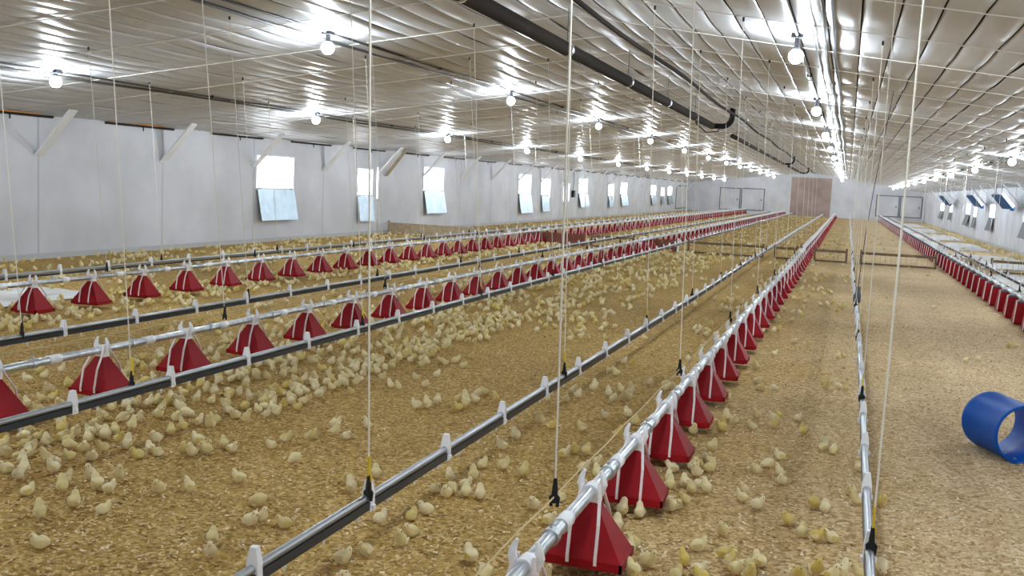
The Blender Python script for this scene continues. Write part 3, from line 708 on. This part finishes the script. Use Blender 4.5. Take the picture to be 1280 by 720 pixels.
def around_pans(key, ya, yb, per, rx, ry, side=0):
    X, y0, sp, _ = FD[key]
    y = y0
    while y < yb:
        if y > ya:
            for _ in range(per):
                a = random.uniform(0, 6.283); r = 1+abs(random.gauss(0, .55))
                x = X+rx*r*math.cos(a)
                if side and (x-X)*side < -.05 and random.random() < .75: x = 2*X-x
                put(x, y+ry*r*math.sin(a), .07)
        y += sp
around_pans('L2', 3, 26, 42, .30, .28); around_pans('L1', 5, 26, 48, .34, .30); around_pans('M', 6.5, 26, 3, .24, .22, 1)
scatter(420, -3.85, -3.45, 5.6, 11, .07, .4); scatter(380, -3.9, -3.3, 9, 26, .075, .5); scatter(260, -3.3, -2.6, 10, 26, .08, .5)
scatter(130, -4.6, -4.0, 3.8, 12, .07, .4); scatter(250, -4.6, -4.0, 10, 26, .07, .4)
scatter(60, -2.7, -1.9, 5, 26, .08, .6); scatter(70, -1.65, -1.2, 7, 26, .08, .6); scatter(60, -.6, .1, 6.5, 26, .08, .6); scatter(16, .3, 2.0, 6.5, 26, .08, .6)
scatter(260, -5.7, -5.0, 5, 26, .08, .5); scatter(150, -7.2, -5.9, 7, 26, .08, .6)
scatter(150, -8.7, -8.1, 7, 26, .08, .5); scatter(900, -12.2, -9.2, 9, 27, .08, .6)
scatter(800, -12.2, -8.2, 27, 83, .1, .5, 1.2); scatter(700, -7.6, -4.9, 27, 83, .1, .5, 1.2); scatter(600, -4.4, -2.2, 27, 83, .1, .5, 1.2)
scatter(260, -2.1, -1.1, 27, 83, .1, .5, 1.2); scatter(150, -.7, .1, 27, 60, .1, .5, 1.2); scatter(70, .2, 2.1, 27, 60, .1, .5, 1.2)
scatter(950, 4.85, 5.4, 22, 75, .07, .5); scatter(120, 2.7, 4.6, 14, 60, .1, .6)
seen = []; rest = []
for (x, y) in chicks:
    px, py, dep = project((x, y, .045))
    (seen if -8 < px < 1288 and 200 < py < 728 and dep > 1 else rest).append((dep, x, y, px, py))
seen.sort()
ind, rest = seen[:300], [r for r in seen[300:]]
def zone(x, y):
    best = None
    for key, (X, y0, sp, desc) in FD.items():
        k = round((y-y0)/sp)
        if k >= 0:
            d = math.hypot(x-X, y-(y0+k*sp))
            if d < .5 and (best is None or d < best[0]):
                n = sum(1 for s in spots if s[1] == key and s[3] <= y0+k*sp+.01)
                if n > 0: best = (d, 'beside the %s red feeder of %s' % (nth(n), desc))
    if best: return best[1]
    if x > .18: return 'on litter right of the right aisle drinker line'
    if x > -.925: return 'on litter right of the third feed line'
    if x > -1.76: return 'on litter right of the foreground drinker line'
    if x > -2.9: return 'on open litter left of the foreground drinker line'
    if x > -3.93: return 'in the crowd before the left drinker line'
    if x > -4.72: return 'on litter just before the second feed line'
    return 'behind the second feed line'
POSEW = {'stand': 'standing', 'sit': 'squatting', 'peck': 'pecking', 'alert': 'stretching up'}
zc = {}
for dep, x, y, px, py in ind:
    pn = random.choices(['stand', 'sit', 'peck', 'alert'], [.42, .26, .10, .22])[0]
    full, low, bk, ey, lg, wgs = CH[pn]
    z = zone(x, y); kk = (z, pn); zc[kk] = zc.get(kk, 0)+1
    s = random.uniform(.76, .93)
    e = link('chick', full, None, (x, y, 0), random.uniform(0, 6.283)); e.scale = (s, s, s)
    tag(e, 'yellow chick %s %s, %s from camera' % (POSEW[pn], z, nth(zc[kk])), 'chick', 'yellow chicks on the litter')
    link('beak', bk, e)
    if dep < 7.5:
        for q in ey: link('eye', q, e)
        for q in wgs: link('wing', q, e)
    for q in lg: link('leg', q, e)
if rest:
    V = []; F = []; o = 0
    for dep, x, y, px, py in rest:
        pn = random.choices(['stand', 'sit', 'peck', 'alert'], [.42, .26, .10, .22])[0]
        vs, fs = CH[pn][1]; vs = np.array(vs)*random.uniform(.76, .93); a = random.uniform(0, 6.283); c, s = math.cos(a), math.sin(a)
        V.append(np.stack([vs[:, 0]*c-vs[:, 1]*s+x, vs[:, 0]*s+vs[:, 1]*c+y, vs[:, 2]], 1)); F += [tuple(i+o for i in f) for f in fs]; o += len(vs)
    me = bpy.data.meshes.new('chick_flock'); me.from_pydata(np.concatenate(V).tolist(), [], F); me.materials.append(M['chick'])
    me.polygons.foreach_set('use_smooth', [True]*len(me.polygons)); me.update()
    tag(link('chick_flock', me), 'flock of small yellow chicks spread over the litter into the distance', 'chicks', kind='stuff')

# ------------------------------------------------------------------ loose shavings on the near litter
N = 60000
u = rng.random(N); Yq = 2.3+11.5*u**1.5
Xq = np.array([rng.uniform(-1.02*y-.6, .42*y+.3) for y in Yq]); ok = (Xq > -7) & (Xq < 5.3)
Xq, Yq = Xq[ok], Yq[ok]; n = len(Xq)
ang = rng.random(n)*6.283; ln = rng.uniform(.004, .012, n); wd = rng.uniform(.003, .006, n); tl = rng.uniform(-.5, .5, (n, 2)); zc_ = rng.uniform(.002, .008, n)
ca, sa = np.cos(ang), np.sin(ang); V = np.zeros((n, 4, 3))
for k, (a, b) in enumerate(((-1, -1), (1, -1), (1, 1), (-1, 1))):
    lx, ly = a*ln, b*wd
    V[:, k, 0] = Xq+lx*ca-ly*sa; V[:, k, 1] = Yq+lx*sa+ly*ca; V[:, k, 2] = np.maximum(.001, zc_+lx*tl[:, 0]+ly*tl[:, 1])
me = bpy.data.meshes.new('wood_shavings'); me.from_pydata(V.reshape(-1, 3).tolist(), [], np.arange(n*4).reshape(-1, 4).tolist())
for q in ('flake0', 'flake1', 'flake2'): me.materials.append(M[q])
pr = np.clip((Xq+1.2)/2.2, .0, 1); rr = rng.random(n)
me.polygons.foreach_set('material_index', np.where(rr < .07+.25*pr, 0, np.where(rr < .65, 1, 2)).astype(np.int32)); me.update()
tag(link('wood_shavings', me), 'loose pale wood shavings strewn over the brown floor litter', 'litter', kind='stuff')
